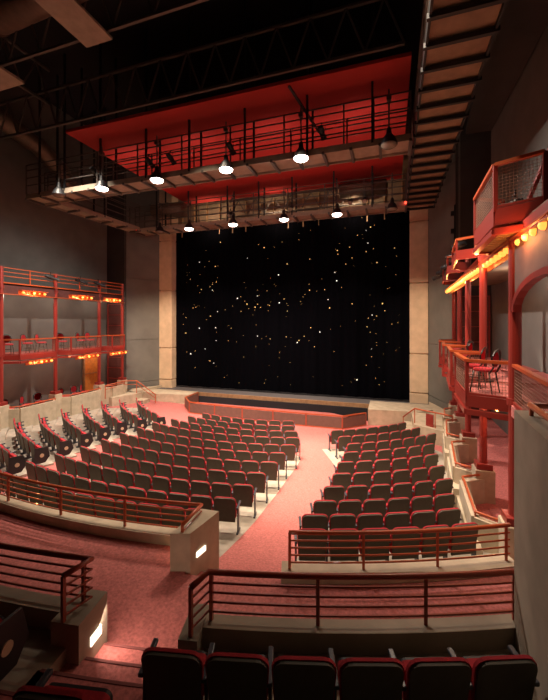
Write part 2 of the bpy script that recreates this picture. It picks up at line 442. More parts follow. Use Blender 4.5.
# end pier of the left kerb, with its aisle light
def end_pier(name, r0, r1, a0, a1, z0, z1, m, la, lr0, lr1, lz0, lz1, side):
    bm = nb(); sector(bm, r0, r1, a0, a1, z1, z0, na=2); o = struct(name, bm, m)
    bm = nb(); sector(bm, lr0, lr1, la-.02, la+side, lz1, lz0, na=1); p = obj('step_light', bm, 'step_light', o); return o
bm = nb(); prism(bm, [(-3.15, 4.52), (-2.86, 4.62), (-2.74, 5.32), (-3.06, 5.3)], .3, 1.82); o = struct('wall_end_pier', bm, 'concrete')
bm = nb(); prism(bm, [(-2.84, 4.75), (-2.80, 4.95), (-2.78, 4.95), (-2.82, 4.75)], 1.38, 1.46); obj('step_light', bm, 'step_light', o)
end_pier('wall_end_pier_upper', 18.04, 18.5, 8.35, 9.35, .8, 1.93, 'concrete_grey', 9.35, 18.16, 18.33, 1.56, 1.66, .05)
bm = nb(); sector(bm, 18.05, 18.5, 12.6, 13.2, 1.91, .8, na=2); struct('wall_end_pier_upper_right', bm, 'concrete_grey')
# small lamps of the two step lights
def small_area(loc, tgt, e, sz=.25):
    lamp('AREA', loc, e, (1, .75, .6), tgt, sz)
p = pol(18.2, 9.5, 1.7); small_area(p, pol(17.6, 12, 1.2), 5)
p = pol(16.2, 10.1, 1.4); small_area(p, pol(16.2, 12, .9), 4, .15)

# ------------------------------------------------------------ railings on the kerbs
def arc_rail(label, r, a0, a1, z0, z1, nbar, posts, m, rr=.03, extra=None, base=None):
    c = pol(r, (a0+a1)/2, 0)
    t = thing('railing', label, 'railing', (c.x, c.y, z0))
    off = Vector((c.x, c.y, z0)); n = max(6, int(abs(a1-a0)*1.2))
    arc = lambda z: [pol(r, a0+(a1-a0)*i/n, z)-off for i in range(n+1)]
    pre = lambda z: [Vector((p[0], p[1], z))-off for p in (extra or [])]
    def path(z):
        A = arc(z)
        return A if not extra else A+pre(z)
    bm = nb(); tube(bm, path(z1), rr, 8); obj('handrail', bm, m, t, True)
    for i in range(nbar):
        z = z0+(z1-z0)*(i+1)/(nbar+1)-.01
        bm = nb(); tube(bm, path(z), .013, 6); obj('bar', bm, m, t)
    for a in posts:
        p = pol(r, a)-off; p.z = 0
        bm = nb(); bar(bm, (p.x, p.y, 0), (p.x, p.y, z1-z0), .035); obj('post', bm, m, t)
    for e in (extra or [])[-1:]:
        p = Vector((e[0], e[1], 0))-off; p.z = 0
        bm = nb(); bar(bm, (p.x, p.y, 0), (p.x, p.y, z1-z0), .035); obj('post', bm, m, t)
    return t
e1 = Vector((-3.0, 4.62))
arc_rail('orange-red curved railing behind the centre block ending at a concrete pier', 16.05, -32, 10.7, 1.42, 1.93, 4, (-30, -22.5, -16, -10.2, -4.6, .6, 5.6), 'rail', extra=[(e1.x, e1.y)])
arc_rail('orange-red railing behind the last row of the right-hand block', 16.82, 15.95, 27.2, 1.48, 2.0, 4, (16.0, 19.6, 23.3, 27.0), 'rail')
e2 = pol(18.48, 8.75)
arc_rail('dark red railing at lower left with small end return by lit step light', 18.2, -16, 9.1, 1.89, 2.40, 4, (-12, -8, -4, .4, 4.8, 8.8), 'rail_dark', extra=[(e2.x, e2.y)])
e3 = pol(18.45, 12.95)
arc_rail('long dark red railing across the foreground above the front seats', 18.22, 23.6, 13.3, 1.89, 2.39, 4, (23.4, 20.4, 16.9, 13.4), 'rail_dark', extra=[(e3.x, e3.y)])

# ------------------------------------------------------------ auditorium seat
def rounded_panel(bm, w_, h, t, z0, y0, lean, rad=.05, curve=.0, nseg=8):
    """vertical padded panel, rounded top corners, leaning back about its foot"""
    pts = []
    for i in range(5):
        a = PI/2*i/4; pts.append((w_/2-rad+rad*math.cos(a), h-rad+rad*math.sin(a)))
    for i in range(5):
        a = PI/2+PI/2*i/4; pts.append((-w_/2+rad+rad*math.cos(a), h-rad+rad*math.sin(a)))
    pts += [(-w_/2+.02, 0), (w_/2-.02, 0)]
    F = []; K = []
    cl, sl = math.cos(lean), math.sin(lean)
    for x, z in pts:
        cy = curve*(2*x/w_)**2
        for L, y in ((F, t/2), (K, -t/2)):
            yy = y+cy
            L.append(bm.verts.new((x, y0+yy*cl-z*sl, z0+z*cl+yy*sl)))
    n = len(pts)
    for k in range(n): bm.faces.new((F[k], F[(k+1) % n], K[(k+1) % n], K[k]))
    bm.faces.new(F); bm.faces.new(K[::-1])
def seat_proto(pad=False):
    t = thing('auditorium_seat', 'x', 'seat')
    bm = nb(); rounded_panel(bm, .490, .46, .026, .347, .090, R_(9), .095); obj('backrest', bm, 'seat_red', t)
    bm = nb(); rounded_panel(bm, .462, .54, .024, .256, .071, R_(9), .085, curve=.012); obj('back_shell', bm, 'shell', t)
    bm = nb(); rounded_panel(bm, .455, .30, .07, .300, .215, R_(5), .05); obj('seat_cushion', bm, 'seat_red', t)
    bm = nb(); rounded_panel(bm, .44, .28, .03, .305, .27, R_(5), .05); obj('seat_pan', bm, 'black', t)
    for s in (-1,):
        bm = nb(); box(bm, (s*.262, .19, .565), (.045, .30, .035), rx=R_(4), bev=.008); obj('armrest', bm, 'arm', t)
        bm = nb(); box(bm, (s*.262, .16, .29), (.028, .09, .52)); box(bm, (s*.262, .17, .02), (.04, .24, .035)); obj('stanchion', bm, 'arm', t)
    return t
def add_right_arm(t):
    bm = nb(); box(bm, (.262, .19, .565), (.045, .30, .035), rx=R_(4), bev=.008); obj('armrest', bm, 'arm', t)
    bm = nb(); box(bm, (.262, .16, .29), (.028, .09, .52)); box(bm, (.262, .17, .02), (.04, .24, .035)); obj('stanchion', bm, 'arm', t)
def add_end_panel(t, s=1, gold=False):
    bm = nb(); poly = [(-.02, .12), (.0, .62), (.36, .60), (.43, .30), (.30, .12)]
    A = [bm.verts.new((s*.29, y, z)) for y, z in poly]; B = [bm.verts.new((s*.255, y, z)) for y, z in poly]
    n = len(poly)
    for k in range(n): bm.faces.new((A[k], A[(k+1) % n], B[(k+1) % n], B[k]))
    bm.faces.new(A); bm.faces.new(B[::-1]); p = obj('end_panel', bm, 'black', t)
    bm = nb(); lathe(bm, [(.06, -.006), (.06, .006)], (s*.294, .2, .36), 14, 'X'); obj('medallion', bm, 'medal', p)
P_mid = seat_proto()
P_end = seat_proto(); add_right_arm(P_end)
P_wing = seat_proto(); add_end_panel(P_wing, 1)
P_wing2 = seat_proto(); add_right_arm(P_wing2)
index()
ORD = ['first', 'second', 'third', 'fourth', 'fifth', 'sixth', 'seventh', 'eighth', 'ninth', 'tenth', 'eleventh', 'twelfth']
def put_seat(proto, r, ang, z, label, group):
    o = copy_tree(proto); o.location = pol(r, ang, z); o.rotation_euler = (0, 0, R_(ang))
    o['label'] = label; o['group'] = group; return o
for k, (a, l, n) in CEN.items():
    pt = (l-a)/(n-1); r = RK(k)
    row = ('rearmost row' if k == 0 else ('front row' if k == 10 else ORD[k]+' row from the back'))
    for i in range(n):
        side = (ORD[i]+' from left aisle' if i < (n+1)//2 else (ORD[n-1-i]+' from right aisle'))
        put_seat(P_end if i == n-1 else P_mid, r, a+pt*(i+.5), zr(r), 'grey-backed red seat, centre block, '+row+', '+side, 'folding seats of the centre block')
for k, (a, b, n) in RIG.items():
    pt = (b-a)/n; r = RK(k)
    row = ('rearmost row' if k == -1 else ('front row' if k == 8 else ORD[k+1]+' row from the back'))
    for i in range(n):
        side = (ORD[i]+' from carpeted aisle' if i < (n+1)//2 else (ORD[n-1-i]+' from concrete boxes'))
        put_seat(P_end if i == n-1 else P_mid, r, a+pt*(i+.5), zr(r), 'grey-backed red seat, right block, '+row+', '+side, 'folding seats of the right block')
for k, (a, n) in WIN.items():
    r = RK(k); pt = .60/r*57.3
    row = ('nearest row' if k == 1 else ('farthest row' if k == 8 else ORD[k-1]+' row from the camera side'))
    for i in range(n):
        put_seat(P_wing if i == 0 else P_wing2, r, a-pt*(i+.5), zr(r)+.03, 'red tip-up seat, left wing, '+row+', '+('round-badged aisle end' if i == 0 else ORD[i]+' from aisle'), 'folding seats of the left wing')
# foreground seats
for i in range(6):
    lab = ['leftmost, beside the carpeted steps', 'second from the steps', 'third from the steps', 'third from the concrete wall', 'second from the concrete wall', 'rightmost, beside the concrete wall'][i]
    put_seat(P_end if i == 5 else P_mid, 19.22, 12.5+1.517*(i+.5), 1.68, 'large dark seat back in the foreground row, '+lab, 'dark seats along the bottom of the view')
put_seat(P_mid, 19.98, 12.1, 2.12, 'cropped red-topped dark seat at bottom left corner of the view', 'dark seats along the bottom of the view')
put_seat(P_wing, 19.15, 7.35, 1.70, 'dark end seat with round badge at far left beside the carpeted steps', 'dark seats along the bottom of the view')
for t in (P_mid, P_end, P_wing, P_wing2): remove_tree(t)

# ------------------------------------------------------------ boxes: columns, piers, parapets, balconies
LC = [(-15.68, 7.75), (-15.68, 10.46), (-15.7, 13.03), (-15.72, 15.79), (-15.7, 17.58)]
RC = [(2.08, 7.15), (2.14, 9.62), (2.3, 12.2), (2.5, 14.75), (2.62, 16.7)]
ZP = 1.5
def column(x, y, top, label, r=.085, zp=ZP):
    t = thing('column', label, 'column', (x, y, zp))
    bm = nb(); lathe(bm, [(r, .1), (r, top-zp)], n=14); obj('shaft', bm, 'paint', t, False)
    bm = nb(); box(bm, (0, 0, .07), (.34, .34, .14), bev=.01); obj('base', bm, 'paint', t)
    for z in (3.62, 6.55):
        if z < top:
            bm = nb(); lathe(bm, [(r+.03, z-zp-.06), (r+.03, z-zp+.06)], n=14); obj('collar', bm, 'paint', t)
    return t
def pier(x, y, z0=0.0, sx=.42, sy=.42):
    bm = nb(); box(bm, (x, y, (z0+ZP)/2), (sx, sy, ZP-z0), bev=.015)
    return struct('trim_pier', bm, 'concrete')
lw = ['nearest the camera', 'at the left edge of the view', 'between the first and second box bays', 'third along the left boxes', 'at the stage end of left boxes']
for i, (x, y) in enumerate(LC):
    column(x, y, 7.42, 'round red steel column of the left boxes, '+lw[i]); pier(x, y)
rw = ['nearest and thickest', 'second from the camera', 'third from the camera', 'fourth from the camera', 'farthest, beside the stage']
for i, (x, y) in enumerate(RC):
    column(x, y, 7.1, 'round red steel column of the right boxes, '+rw[i], .10 if i == 0 else .085); pier(x, y)
def bay_poly(p, q, s, depth, inset=.12, cut=.42):
    """projecting trapezoid between two columns; s = direction (+1 towards +x)"""
    (x0, y0), (x1, y1) = p, q
    return [(x0, y0+inset), (x0+s*depth*1.02, y0+cut), (x1+s*depth, y1-cut), (x1, y1-inset)]
def offset_in(poly, s, d):
    return [(poly[0][0]-s*d, poly[0][1]), (poly[1][0]-s*d, poly[1][1]), (poly[2][0]-s*d, poly[2][1]), (poly[3][0]-s*d, poly[3][1])]
def parapet(p, q, s, depth, z1, cap_label):
    po = bay_poly(p, q, s, depth)
    bm = nb()
    for a, b in zip(po, po[1:]):
        bar(bm, (a[0], a[1], z1/2-.05), (b[0], b[1], z1/2-.05), .14, z1+.1)
    o = struct('wall_box_parapet', bm, 'concrete')
    t = thing('box_handrail', cap_label, 'handrail', (po[1][0], po[1][1], z1))
    off = Vector((po[1][0], po[1][1], z1))
    bm = nb(); tube(bm, [Vector((a[0], a[1], z1+.09))-off for a in po], .028, 8); obj('rail', bm, 'rail', t, True)
    for a in po:
        bm = nb(); bar(bm, Vector((a[0], a[1], z1-.02))-off, Vector((a[0], a[1], z1+.09))-off, .025); obj('bracket', bm, 'rail', t)
    # floor of the box
    bm = nb(); prism(bm, [(a[0]-s*.02, a[1]) for a in po], .0, .74); struct('floor_box', bm, 'carpet')
lnm = ['at the frame edge', 'beside the nearest wing seats', 'beside the middle wing seats', 'at its stage end']
for i in range(4):
    parapet(LC[i], LC[i+1], 1, .50, 1.30, 'orange rail capping the left concrete box front '+lnm[i])
rnm = ['nearest, beside the last seat rows', 'second from the camera', 'third from the camera', 'farthest, near the stage']
for i in range(4):
    parapet(RC[i], RC[i+1], -1, .52 if i < 3 else .45, 1.30, 'orange angled rail on the right concrete box front, '+rnm[i])
# low concrete walls stepping forward of the right boxes
bm = nb()
for i in range(3):
    po = bay_poly(RC[i], RC[i+1], -1, .52)
    bar(bm, (po[1][0]-.04, po[1][1]-.4, .42), (po[2][0]-.04, po[2][1]+.1, .42), .16, .95)
struct('wall_low_right', bm, 'concrete')

def mesh_infill(bm, a, b, z0, z1, sp=.05):
    a = Vector(a); b = Vector(b); L = (b-a).length; n = max(2, int(L/sp)); m_ = max(2, int((z1-z0)/sp))
    for i in range(n+1):
        p = a.lerp(b, i/n); bar(bm, (p.x, p.y, z0), (p.x, p.y, z1), .005)
    for j in range(m_+1):
        z = z0+(z1-z0)*j/m_; bar(bm, (a.x, a.y, z), (b.x, b.y, z), .005)
def balcony(p, q, s, depth, label, zf=3.58, zr_=4.28, back=1.9, infill=True, soffit=None, sp=.05, fascia=.22):
    po = bay_poly(p, q, s, depth); x0, y0 = po[1]
    t = thing('balcony', label, 'balcony', (x0, y0, zf)); off = Vector((x0, y0, zf))
    L = lambda x, y, z: Vector((x, y, z))-off
    bm = nb(); full = po+[(q[0]-s*back, po[3][1]), (p[0]-s*back, po[0][1])]
    prism(bm, [(a-x0, b-y0) for a, b in full], -.12, 0); obj('floor_slab', bm, 'carpet', t)
    bm = nb()
    for a, b in zip(po, po[1:]):
        bar(bm, L(*a, zf-fascia/2+.04), L(*b, zf-fascia/2+.04), .05, fascia)
        bar(bm, L(a[0]+0, a[1], zf-fascia-.06), L(b[0], b[1], zf-fascia-.06), .10, .10)
    obj('fascia', bm, 'paint', t)
    bm = nb()
    for a, b in zip(po, po[1:]): bar(bm, L(*a, zr_), L(*b, zr_), .09, .055)
    obj('handrail', bm, 'rail', t)
    bm = nb()
    for a, b in zip(po, po[1:]): bar(bm, L(*a, zf+.07), L(*b, zf+.07), .04, .04)
    obj('bottom_rail', bm, 'paint', t)
    for a in po:
        bm = nb(); bar(bm, L(*a, zf), L(*a, zr_), .06); obj('post', bm, 'paint', t)
    if infill:
        for a, b in zip(po, po[1:]):
            bm = nb(); mesh_infill(bm, L(*a, 0), L(*b, 0), .1, zr_-zf-.04, sp); obj('mesh_panel', bm, 'mesh', t)
    if soffit:
        bm = nb(); n = 14
        for i in range(n):
            y = po[0][1]+(po[3][1]-po[0][1])*(i+.5)/n
            tt = min(1, (y-po[0][1])/.35, (po[3][1]-y)/.35)
            xe = (po[1][0]+po[2][0])/2; xb = p[0]-s*.3
            bar(bm, L(xb, y, zf-fascia-.05), L(p[0]+(xe-p[0])*tt, y, zf-fascia-.05), .10, .03)
        obj('soffit_slats', bm, soffit, t)
    return t
for i in range(4):
    balcony(LC[i], LC[i+1], 1, .52, 'red balcony with mesh rail on the left wall '+lnm[i].replace('wing seats', 'wing seat rows'), sp=.07)
for i in range(4):
    balcony(RC[i], RC[i+1], -1, .62 if i else .66, 'red projecting balcony with mesh front on the right, '+rnm[i].replace('last seat rows', 'two café chairs'), sp=.05)

def bulb_strip(label, p, q, n, r=.045, hot=True, energy=14, out=(1, 0), trough=True, halo=None):
    p = Vector(p); q = Vector(q); c = (p+q)/2
    t = thing('marquee_light_strip', label, 'light strip', c, 0, 'amber bulb strips on the boxes')
    bm = nb(); o3 = Vector((out[0], out[1], 0))
    bar(bm, p-c+Vector((0, 0, .09))-o3*.02, q-c+Vector((0, 0, .09))-o3*.02, .20, .03); bar(bm, p-c-o3*.13, q-c-o3*.13, .03, .22); obj('housing', bm, 'rail', t)
    for i in range(n):
        b = nb(); bmesh.ops.create_icosphere(b, subdivisions=2, radius=r*(1.0 if i % 2 == 0 or n > 8 else .7))
        o = obj('bulb', b, 'bulb_hot' if (i % 2 == 0 or n > 8) else 'bulb', t, True); o.location = p.lerp(q, (i+.5)/n)-c
        if n <= 8:
            b = nb(); lathe(b, [(.03, .03), (.03, .07)], n=8); k_ = obj('socket', b, 'paint', t); k_.location = o.location
    k = 1 if n <= 8 else 4
    for i in range(k):
        pp = p.lerp(q, (i+.5)/k)+o3*.18; l = lamp('POINT', pp+Vector((0, 0, -.05)), energy, (1, .36, .10), None, .12)
    return t
bayn = ['near the frame edge', 'in the middle bay', 'in the farther bay', 'in the short bay by the stage']
for i in range(1, 4):
    (x0, y0), (x1, y1) = LC[i], LC[i+1]; m_ = .62
    a = y0+m_+.1; b = y1-m_+.05
    if i == 3: a, b = y0+.25, y1-.25
    bulb_strip('amber bulbs under the left upper beam '+bayn[i-1] if i < 3 else 'amber bulbs under the left upper beam in the short bay', (-15.53, a, 6.36), (-15.53, b, 6.36), 5, .06, energy=18)
    bulb_strip('amber bulbs under the left balcony '+bayn[i-1] if i < 3 else 'amber bulbs under the left balcony in the short bay', (-15.10, a, 3.24), (-15.10, b, 3.24), 5, .06, energy=12)
# upper beams of the boxes
def upper_left():
    t = thing('box_canopy', 'red upper beam with thin rails above the left boxes', 'canopy', (-15.7, 12.6, 6.4))
    y0, y1 = 7.0-12.6, 17.6-12.6
    bm = nb(); box(bm, (.0, (y0+y1)/2, .08), (.10, y1-y0, .46)); obj('beam', bm, 'darkred', t)
    bm = nb(); bar(bm, (.02, y0, .33), (.02, y1, .33), .12, .05); obj('cornice', bm, 'rail', t)
    bm = nb(); box(bm, (-.9, (y0+y1)/2, .28), (1.9, y1-y0, .08)); obj('roof_deck', bm, 'wall_dark', t)
    for z in (.62, .80, .98):
        bm = nb(); bar(bm, (.05, y0, z), (.05, y1, z), .03); obj('rail', bm, 'rail', t)
    for y in [c[1]-12.6 for c in LC]+[9.1-12.6, 11.7-12.6, 14.4-12.6]:
        bm = nb(); bar(bm, (.05, y, .3), (.05, y, .98), .035); obj('post', bm, 'rail', t)
    bm = nb(); bar(bm, (.08, y0, -.16), (.08, y1, -.16), .24, .03); obj('lamp_shelf', bm, 'rail', t)
upper_left()
def spotlight(loc, aim, label, L=.5, r=.10, grp=None, m='black'):
    t = thing('stage_spotlight', label, 'spotlight', loc, 0, grp)
    d = (Vector(aim)-Vector(loc)).normalized()
    bm = nb(); tube(bm, [-d*L*.4, -d*L*.1, d*L*.3, d*L*.6], [r*.7, r, r*.8, r], 12); obj('barrel', bm, m, t, False)
    bm = nb(); tube(bm, [d*L*.6, d*L*.61], [r*.85, r*.85], 12); obj('lens', bm, 'lens_off', t)
    s = d.cross(Vector((0, 0, 1))).normalized()
    bm = nb(); tube(bm, [s*r*1.15, s*r*1.15+Vector((0, 0, r*1.6)), -s*r*1.15+Vector((0, 0, r*1.6)), -s*r*1.15], .012, 6); obj('yoke', bm, m, t)
    bm = nb(); bar(bm, (0, 0, r*1.6), (0, 0, r*1.6+.12), .03); obj('clamp', bm, m, t)
    return t
for y, w_ in ((12.6, 'above the middle column'), (14.3, 'halfway along'), (15.5, 'nearest the stage')):
    spotlight((-15.5, y, 7.2), (-13.6, y+2.2, 6.1), 'black spotlight on the top rail of the left boxes, '+w_, .62, .085)

# right upper beam: bulbs, fascia, projecting upper gallery
rb = thing('box_canopy', 'red upper beam over the right boxes with arched brace', 'canopy', (2.2, 11, 6.3))
bm = nb(); off = Vector((2.2, 11, 6.3))
pts = [(2.02, 4.4), (2.08, 7.15), (2.14, 9.62), (2.3, 12.2), (2.5, 14.75), (2.62, 17.2)]
for a, b in zip(pts, pts[1:]): bar(bm, Vector((*a, 6.5))-off, Vector((*b, 6.5))-off, .16, .22)
obj('beam', bm, 'paint', rb)
bm = nb(); prism(bm, [(a-off.x, b-off.y) for a, b in pts]+[(4.25-off.x, 17.2-off.y), (4.25-off.x, 4.4-off.y)], .32, .40); obj('roof_deck', bm, 'header', rb)
bm = nb(); arc = []
for i in range(13):
    a = PI*i/12; arc.append(Vector((2.06, 5.75+1.28*math.cos(a), 5.2+.52*math.sin(a)))-off)
for a, b in zip(arc, arc[1:]): bar(bm, a, b, .12, .10)
obj('arched_brace', bm, 'paint', rb)
# spandrel above the arch
bm = nb()
for i in range(12):
    a = (arc[i]+arc[i+1])/2; h = 6.42-6.3-a.z
    box(bm, (a.x, a.y, a.z+h/2), (.04, abs(arc[i].y-arc[i+1].y)+.002, h))
obj('spandrel', bm, 'pit', rb)
bulb_strip('long row of glowing amber bulbs under the right upper gallery', (2.0, 4.9, 6.36), (2.36, 17.0, 6.36), 34, .072, energy=15, out=(-1, 0))
# far bays on the upper right
def upper_bay(p, q, label, depth=.5, zb=6.62, zt=7.15):
    po = bay_poly(p, q, -1, depth)
    t = thing('gallery_front', label, 'balcony', (po[1][0], po[1][1], zb)); o_ = Vector((po[1][0], po[1][1], zb))
    bm = nb()
    for a, b in zip(po, po[1:]): bar(bm, Vector((*a, zb+.12))-o_, Vector((*b, zb+.12))-o_, .05, .24)
    obj('fascia', bm, 'paint', t)
    bm = nb()
    for a, b in zip(po, po[1:]): bar(bm, Vector((*a, zt))-o_, Vector((*b, zt))-o_, .05, .05)
    obj('handrail', bm, 'rail', t)
    for a in po:
        bm = nb(); bar(bm, Vector((*a, zb))-o_, Vector((*a, zt))-o_, .04); obj('post', bm, 'paint', t)
upper_bay(RC[3], RC[4], 'small red gallery front at far upper right beside the stage')
upper_bay(RC[2], RC[3], 'red gallery front second from the stage at upper right')
upper_bay(RC[1], RC[2], 'red gallery front behind the big mesh-fronted gallery at upper right')
g = balcony((2.25, 6.25), (2.3, 8.8), -1, .58, 'large red upper gallery with mesh front and gold slatted underside', zf=6.85, zr_=7.62, back=1.9, soffit='slat', sp=.05, fascia=.28)
spotlight((2.1, 7.2, 7.1), (0.5, 8.5, 6.8), 'small dark lamp behind the upper gallery mesh', .3, .08)
bm = nb(); bar(bm, (2.35, 7.9, 6.9), (2.5, 6.1, 8.3), .06); bar(bm, (2.6, 7.6, 6.9), (2.75, 5.9, 8.3), .06)
tag(obj('stair_stringer', bm, 'paint'), 'slanting red bars behind the upper gallery mesh', 'brace')
for j, (y, z) in enumerate(((16.6, 7.0), (15.4, 7.05), (14.2, 7.1), (13.2, 7.3), (12.0, 7.4))):
    spotlight((1.98+.02*j, y, z), (-1.5, y+2.5, z-1.2), 'black spotlight clamped at upper right, '+['closest to the stage', 'second from the stage', 'third from the stage', 'fourth from the stage', 'fifth from the stage'][j], .4, .09)

# ------------------------------------------------------------ right: handrail, tall concrete wall
bm = nb(); prism(bm, [(1.22, 4.22), (1.12, 2.9), (1.0, .5), (1.9, .5), (1.95, 4.3)], 0, 4.1)
struct('wall_concrete_right', bm, 'concrete_grey')
t = thing('handrail', 'orange handrail on top of the tall concrete wall at right', 'handrail', (1.3, 4, 4.1))
bm = nb(); tube(bm, [(-.12+.0, -1.9, .10), (.0, 0.02, .10), (.75, .1, .10)], .03, 8); obj('rail', bm, 'rail', t, True)
for q in ((.0, 0.0), (-.06, -1.0), (.6, .08)):
    bm = nb(); bar(bm, (q[0], q[1], 0), (q[0], q[1], .1), .03); obj('bracket', bm, 'rail', t)
t = thing('railing', 'orange topped mesh railing between nearest column and tall concrete wall', 'railing', (1.95, 6.2, 3.58))
bm = nb(); bar(bm, (.05, .7, .7), (-.2, -1.6, .7), .08, .05); obj('handrail', bm, 'rail', t)
bm = nb(); bar(bm, (.05, .7, .06), (-.2, -1.6, .06), .05, .05); obj('bottom_rail', bm, 'paint', t)
bm = nb(); mesh_infill(bm, (.05, .7, 0), (-.2, -1.6, 0), .1, .66, .05); obj('mesh_panel', bm, 'mesh', t)
bm = nb(); prism(bm, [(1.98, 7.0), (1.75, 4.4), (4.2, 4.4), (4.2, 7.4), (2.2, 7.4)], 3.4, 3.58); struct('floor_gallery_right', bm, 'carpet')

# landing with handrail next to the stage, right
bm = nb(); prism(bm, [(.95, 15.5), (1.7, 15.0), (2.3, 14.7), (2.6, 17.4), (1.9, 17.7), (.95, 17.6)], 0, .82)
prism(bm, [(.62, 15.8), (.96, 15.5), (.96, 17.3), (.62, 17.3)], 0, .45); struct('wall_landing_right', bm, 'concrete')
t = thing('handrail', 'orange stair handrail beside the right end of the stage', 'handrail', (1.2, 15.6, .82))
c0 = Vector((1.2, 15.6, .82))
PP = [Vector(v)-c0 for v in ((.55, 16.3, .9), (.98, 15.75, 1.42), (1.7, 15.2, 1.44), (2.25, 14.75, 1.46))]
bm = nb(); tube(bm, PP, .03, 8); obj('rail', bm, 'rail', t, True)
for p in PP:
    bm = nb(); bar(bm, (p.x, p.y, -.3 if p is PP[0] else 0), (p.x, p.y, p.z), .035); obj('post', bm, 'rail', t)
bm = nb(); bar(bm, (.2, -.1, .25), (.45, -.33, .25), .03, .5); obj('panel', bm, 'paint', t)
# the matching one on the left
t = thing('handrail', 'orange stair handrail beside the left end of the stage', 'handrail', (-15, 17.2, .75))
c0 = Vector((-15, 17.2, .75))
PP = [Vector(v)-c0 for v in ((-15.1, 15.6, 1.5), (-15.2, 17.2, 1.5), (-14.6, 17.55, 1.5), (-13.2, 17.5, .75))]
bm = nb(); tube(bm, PP, .03, 8); obj('rail', bm, 'rail', t, True)
bm = nb(); tube(bm, [p+Vector((0, 0, -.22)) for p in PP], .02, 6); obj('lower_rail', bm, 'rail', t, True)
for p in PP:
    bm = nb(); bar(bm, (p.x, p.y, min(0, p.z-.5)), (p.x, p.y, p.z), .035); obj('post', bm, 'rail', t)
bm = nb(); prism(bm, [(-15.7, 16.2), (-15.0, 16.0), (-14.5, 17.3), (-14.5, 17.9), (-15.7, 17.9)], 0, .75); prism(bm, [(-14.5, 17.3), (-13.9, 17.3), (-13.9, 17.9), (-14.5, 17.9)], 0, .4); struct('wall_landing_left', bm, 'concrete')

# ------------------------------------------------------------ café chairs
def cafe_chair():
    t = thing('cafe_chair', 'x', 'chair')
    bm = nb(); lathe(bm, [(.19, .43), (.21, .45), (.21, .48), (.17, .50)], n=18); obj('seat', bm, 'seat_red', t, False)
    bm = nb(); n = 16; ring = []
    for i in range(n+1):
        a = PI*(-.22)+PI*1.44*i/n; ring.append(Vector((.19*math.cos(a), -.20-.05*abs(math.sin(a)), .68+.20*math.sin(a))))
    pts = [Vector((.17, -.16, .42))]+ring+[Vector((-.17, -.16, .42))]
    tube(bm, pts, .018, 8); obj('back_frame', bm, 'cane', t, True)
    bm = nb(); A = [bm.verts.new(v*1.0+Vector((0, .012, 0))) for v in [Vector((.165*math.cos(2*PI*i/18), -.215, .69+.165*math.sin(2*PI*i/18))) for i in range(18)]]
    bm.faces.new(A); bmesh.ops.solidify(bm, geom=bm.faces[:], thickness=.03); obj('back_pad', bm, 'seat_red', t)
    for sx in (-1, 1):
        for sy in (-1, 1):
            bm = nb(); tube(bm, [(sx*.15, sy*.14, .44), (sx*.18, sy*.18+(-.03 if sy < 0 else .02), 0)], [.018, .013], 8); obj('leg', bm, 'cane', t, True)
    bm = nb(); tube(bm, [(.16*math.cos(2*PI*i/14), .16*math.sin(2*PI*i/14), .24) for i in range(14)], .01, 6, closed=True); obj('stretcher', bm, 'cane', t)
    return t
CH = cafe_chair(); index()
def put_chair(x, y, z, rz, label, grp):
    o = copy_tree(CH); o.location = (x, y, z); o.rotation_euler = (0, 0, R_(rz)); o['label'] = label; o['group'] = grp
    return o
ys = [10.95, 11.75, 12.4, 13.75, 14.45, 15.0]
nm = ['nearest the frame edge', 'second from the frame edge', 'just before the second column', 'just past the second column', 'second before the orange door', 'closest to the orange door']
for i, y in enumerate(ys):
    put_chair(-15.92+.0*i, y, .76, [-80, -60, -100, -75, -95, -60][i], 'red bentwood chair in the lower left boxes, '+nm[i], 'bentwood chairs in the lower left boxes')
ys = [10.85, 11.75, 12.42, 13.55, 14.7, 15.3]
nm = ['nearest the frame edge', 'second from the frame edge', 'just before the second column', 'just past the second column', 'first of the farther pair', 'second of the farther pair']
for i, y in enumerate(ys):
    put_chair(-15.85, y, 3.6, [-110, -70, -60, -100, -70, -85][i], 'red bentwood chair on the left balcony, '+nm[i], 'bentwood chairs on the left balcony')
for (x, y), rz, l in zip(((1.74, 8.75), (1.83, 8.12), (2.06, 12.05), (2.0, 11.35), (2.28, 14.1)), (62, 55, 70, 60, 75),
                    ('front one of the near pair', 'rear one of the near pair', 'second bay, farther one', 'second bay, nearer one', 'alone in the farthest visible bay')):
    put_chair(x, y, 3.59, rz, 'red and black bentwood chair on the right balcony, '+l, 'bentwood chairs on the right balcony')
remove_tree(CH)

